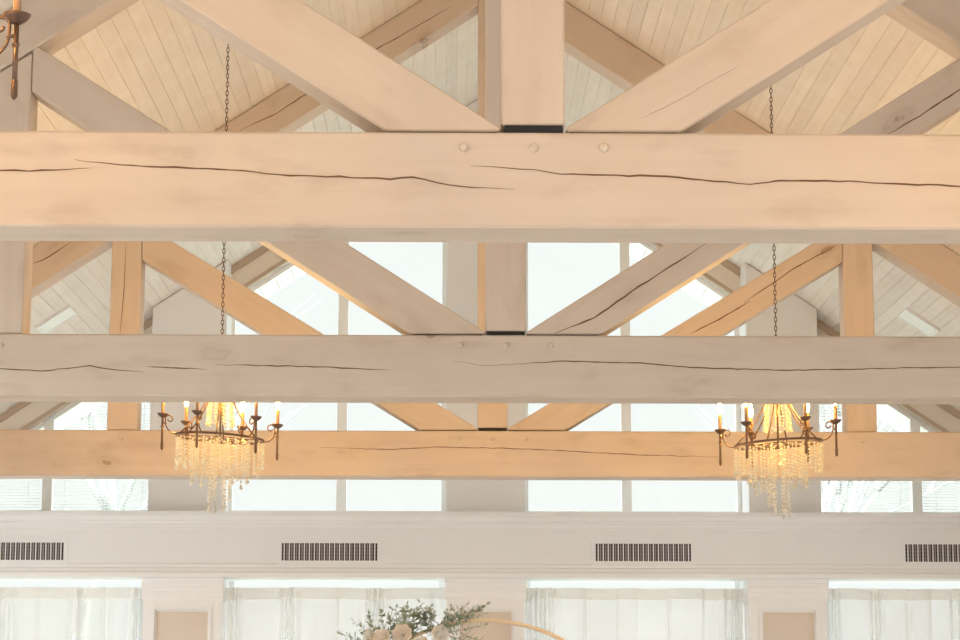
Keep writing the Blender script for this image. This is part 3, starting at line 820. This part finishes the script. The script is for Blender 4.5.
for i in range(44):                                          # filling along the hoop
    t = r.random(); a = R(102+48*t); rr = HR+r.uniform(-.06, .05)
    p = W(HX+rr*math.cos(a), HZ+rr*math.sin(a), r.uniform(-.07, .06))
    o = Vector((math.cos(a), r.uniform(-.8, .2), math.sin(a)))+Vector((r.uniform(-.9, .9), 0, r.uniform(-.9, .5)))
    if p.z > 0.86 and o.z > 0.35: o.z = 0.35
    spr.append((p, o, r.choice((0, 2, 3, 3, 1))))
for p, d, k in spr: place('eucalyptus_sprig', SP[k], p, d, r.uniform(0, 6), 1.0)

# ------------------------------------------------------------------ outside: porch roof over the gable, ground, bare trees
for s in (-1, 1):
    mb = MB(); x1 = HW+0.5; n = 40
    for i in range(n):
        a = s*x1*i/n; b = s*(x1*(i+1)/n-0.006)
        mb.prism_y([(a, roof(a)+0.02), (b, roof(b)+0.02), (b, roof(b)+0.14), (a, roof(a)+0.14)], GY+0.21, 21.6)
    trim(mb, 'soffit')
struct(MB().box(-90, -60, -0.3, 90, 140, -0.13).build('ground', 'ground'))
struct(MB().box(-60, GY+2.2, -0.13, 60, 130, -0.09).build('lawn', 'lawn'))
def tree(x, y, h, seed, label):
    r = random.Random(seed); root = empty('bare_tree', (x, y, -0.13), label, 'tree')
    tk = MB(); br = MB()
    def grow(mb, p, d, L, rad, lev):
        pts = [p]; q = p.copy(); dd = d.copy()
        for k in range(5):
            dd = (dd+Vector((r.uniform(-1, 1), r.uniform(-1, 1), r.uniform(-.3, .6)))*0.16).normalized(); q = q+dd*L/5; pts.append(q.copy())
        mb.tube(pts, [rad*(1-0.12*k) for k in range(6)], 6 if lev < 2 else 4)
        if lev >= 3: return
        for k in range(4 if lev else 6):
            t = r.randint(2 if lev else 4, 5); a = r.uniform(0, 6.28); e = r.uniform(0.2, 1.0)
            nd = (dd*0.8+Vector((math.cos(a)*e, math.sin(a)*e, r.uniform(-.1, .5)))).normalized()
            grow(br, pts[t], nd, L*r.uniform(.55, .75), rad*0.5, lev+1)
    grow(tk, Vector((0, 0, 0)), Vector((0, 0, 1)), h*0.48, 0.12, 0)
    tk.build('trunk', 'bark', root); br.build('branches', 'bark', root)
tree(5.3, 36, 9.0, 5, 'pale bare tree outside, its branches faint through the right outer blind')
tree(-6.4, 37, 10, 9, 'pale bare tree outside, its twigs faint through the left outer blind')

# ------------------------------------------------------------------ daylight and camera
w = bpy.data.worlds.new('overcast_sky'); sc.world = w; w.use_nodes = True
nt = w.node_tree; nt.nodes.clear(); n = N(nt)
out = n('ShaderNodeOutputWorld')
d = n('ShaderNodeTexCoord').outputs['Generated']
sx = n('ShaderNodeSeparateXYZ', {'Vector': d})
f = n('ShaderNodeMapRange', {'Value': sx.outputs['Y'], 'From Min': 0.25, 'From Max': 0.8, 'To Min': 1.0, 'To Max': 0.0}, interpolation_type='SMOOTHSTEP').outputs[0]
up = n('ShaderNodeMapRange', {'Value': sx.outputs['Z'], 'From Min': 0.29, 'From Max': 0.5}, interpolation_type='SMOOTHSTEP').outputs[0]
f = n('ShaderNodeMath', {0: f, 1: up}, operation='MAXIMUM').outputs[0]
cl = n('ShaderNodeTexNoise', {'Vector': d, 'Scale': 3.0, 'Detail': 4.0}).outputs['Fac']
SKY_FRONT, SKY_REST = 0.535, 4.0
st = n('ShaderNodeMapRange', {'Value': f, 'To Min': SKY_FRONT, 'To Max': SKY_REST}).outputs[0]
st = n('ShaderNodeMath', {0: st, 1: n('ShaderNodeMapRange', {'Value': cl, 'To Min': 0.97, 'To Max': 1.03}).outputs[0]}, operation='MULTIPLY').outputs[0]
bg = n('ShaderNodeBackground', {'Color': mix(n, f, rgb(0.965, 1.0, 0.985), rgb(0.91, 0.95, 1.0)), 'Strength': st})
nt.links.new(bg.outputs[0], out.inputs[0])
def portal(loc, sx_, sy_, rot):
    l = bpy.data.lights.new('window_daylight', 'AREA'); l.shape = 'RECTANGLE'; l.size = sx_; l.size_y = sy_
    l.cycles.is_portal = True
    o = bpy.data.objects.new('window_daylight', l); COL.objects.link(o); o.location = loc; o.rotation_euler = rot
for (a, b) in ADDED_SW:
    portal((-HW-0.25, (a+b)/2, 1.62), 2.25, b-a, (0, -math.pi/2, 0))
    portal((HW+0.25, (a+b)/2, 1.62), 2.25, b-a, (0, math.pi/2, 0))
for a, b, c, dd in hs:
    dd = min(dd, EAVE-0.1); portal(((a+b)/2, YB-0.25, (c+dd)/2), b-a, dd-c, (math.pi/2, 0, 0))
portal((0, GY+0.3, 3.3), 10, 5.9, (-math.pi/2, 0, 0))

cam = bpy.data.cameras.new('camera'); co = bpy.data.objects.new('camera', cam); COL.objects.link(co)
cam.sensor_width = 36; cam.sensor_fit = 'HORIZONTAL'; cam.lens = 85.018; cam.clip_end = 500
co.location = (-0.243, 0, 1.6); co.rotation_euler = (Matrix.Rotation(-0.0101338, 3, 'Z') @ Matrix.Rotation(math.pi/2+0.165204, 3, 'X') @ Matrix.Rotation(0.0014, 3, 'Z')).to_euler()
sc.camera = co
sc.view_settings.view_transform = 'Standard'; sc.view_settings.look = 'None'
sc.view_settings.gamma = 1; sc.view_settings.use_curve_mapping = False
sc.view_settings.exposure = 0.92
sc.cycles.max_bounces = 12; sc.cycles.diffuse_bounces = 6; sc.cycles.transparent_max_bounces = 32
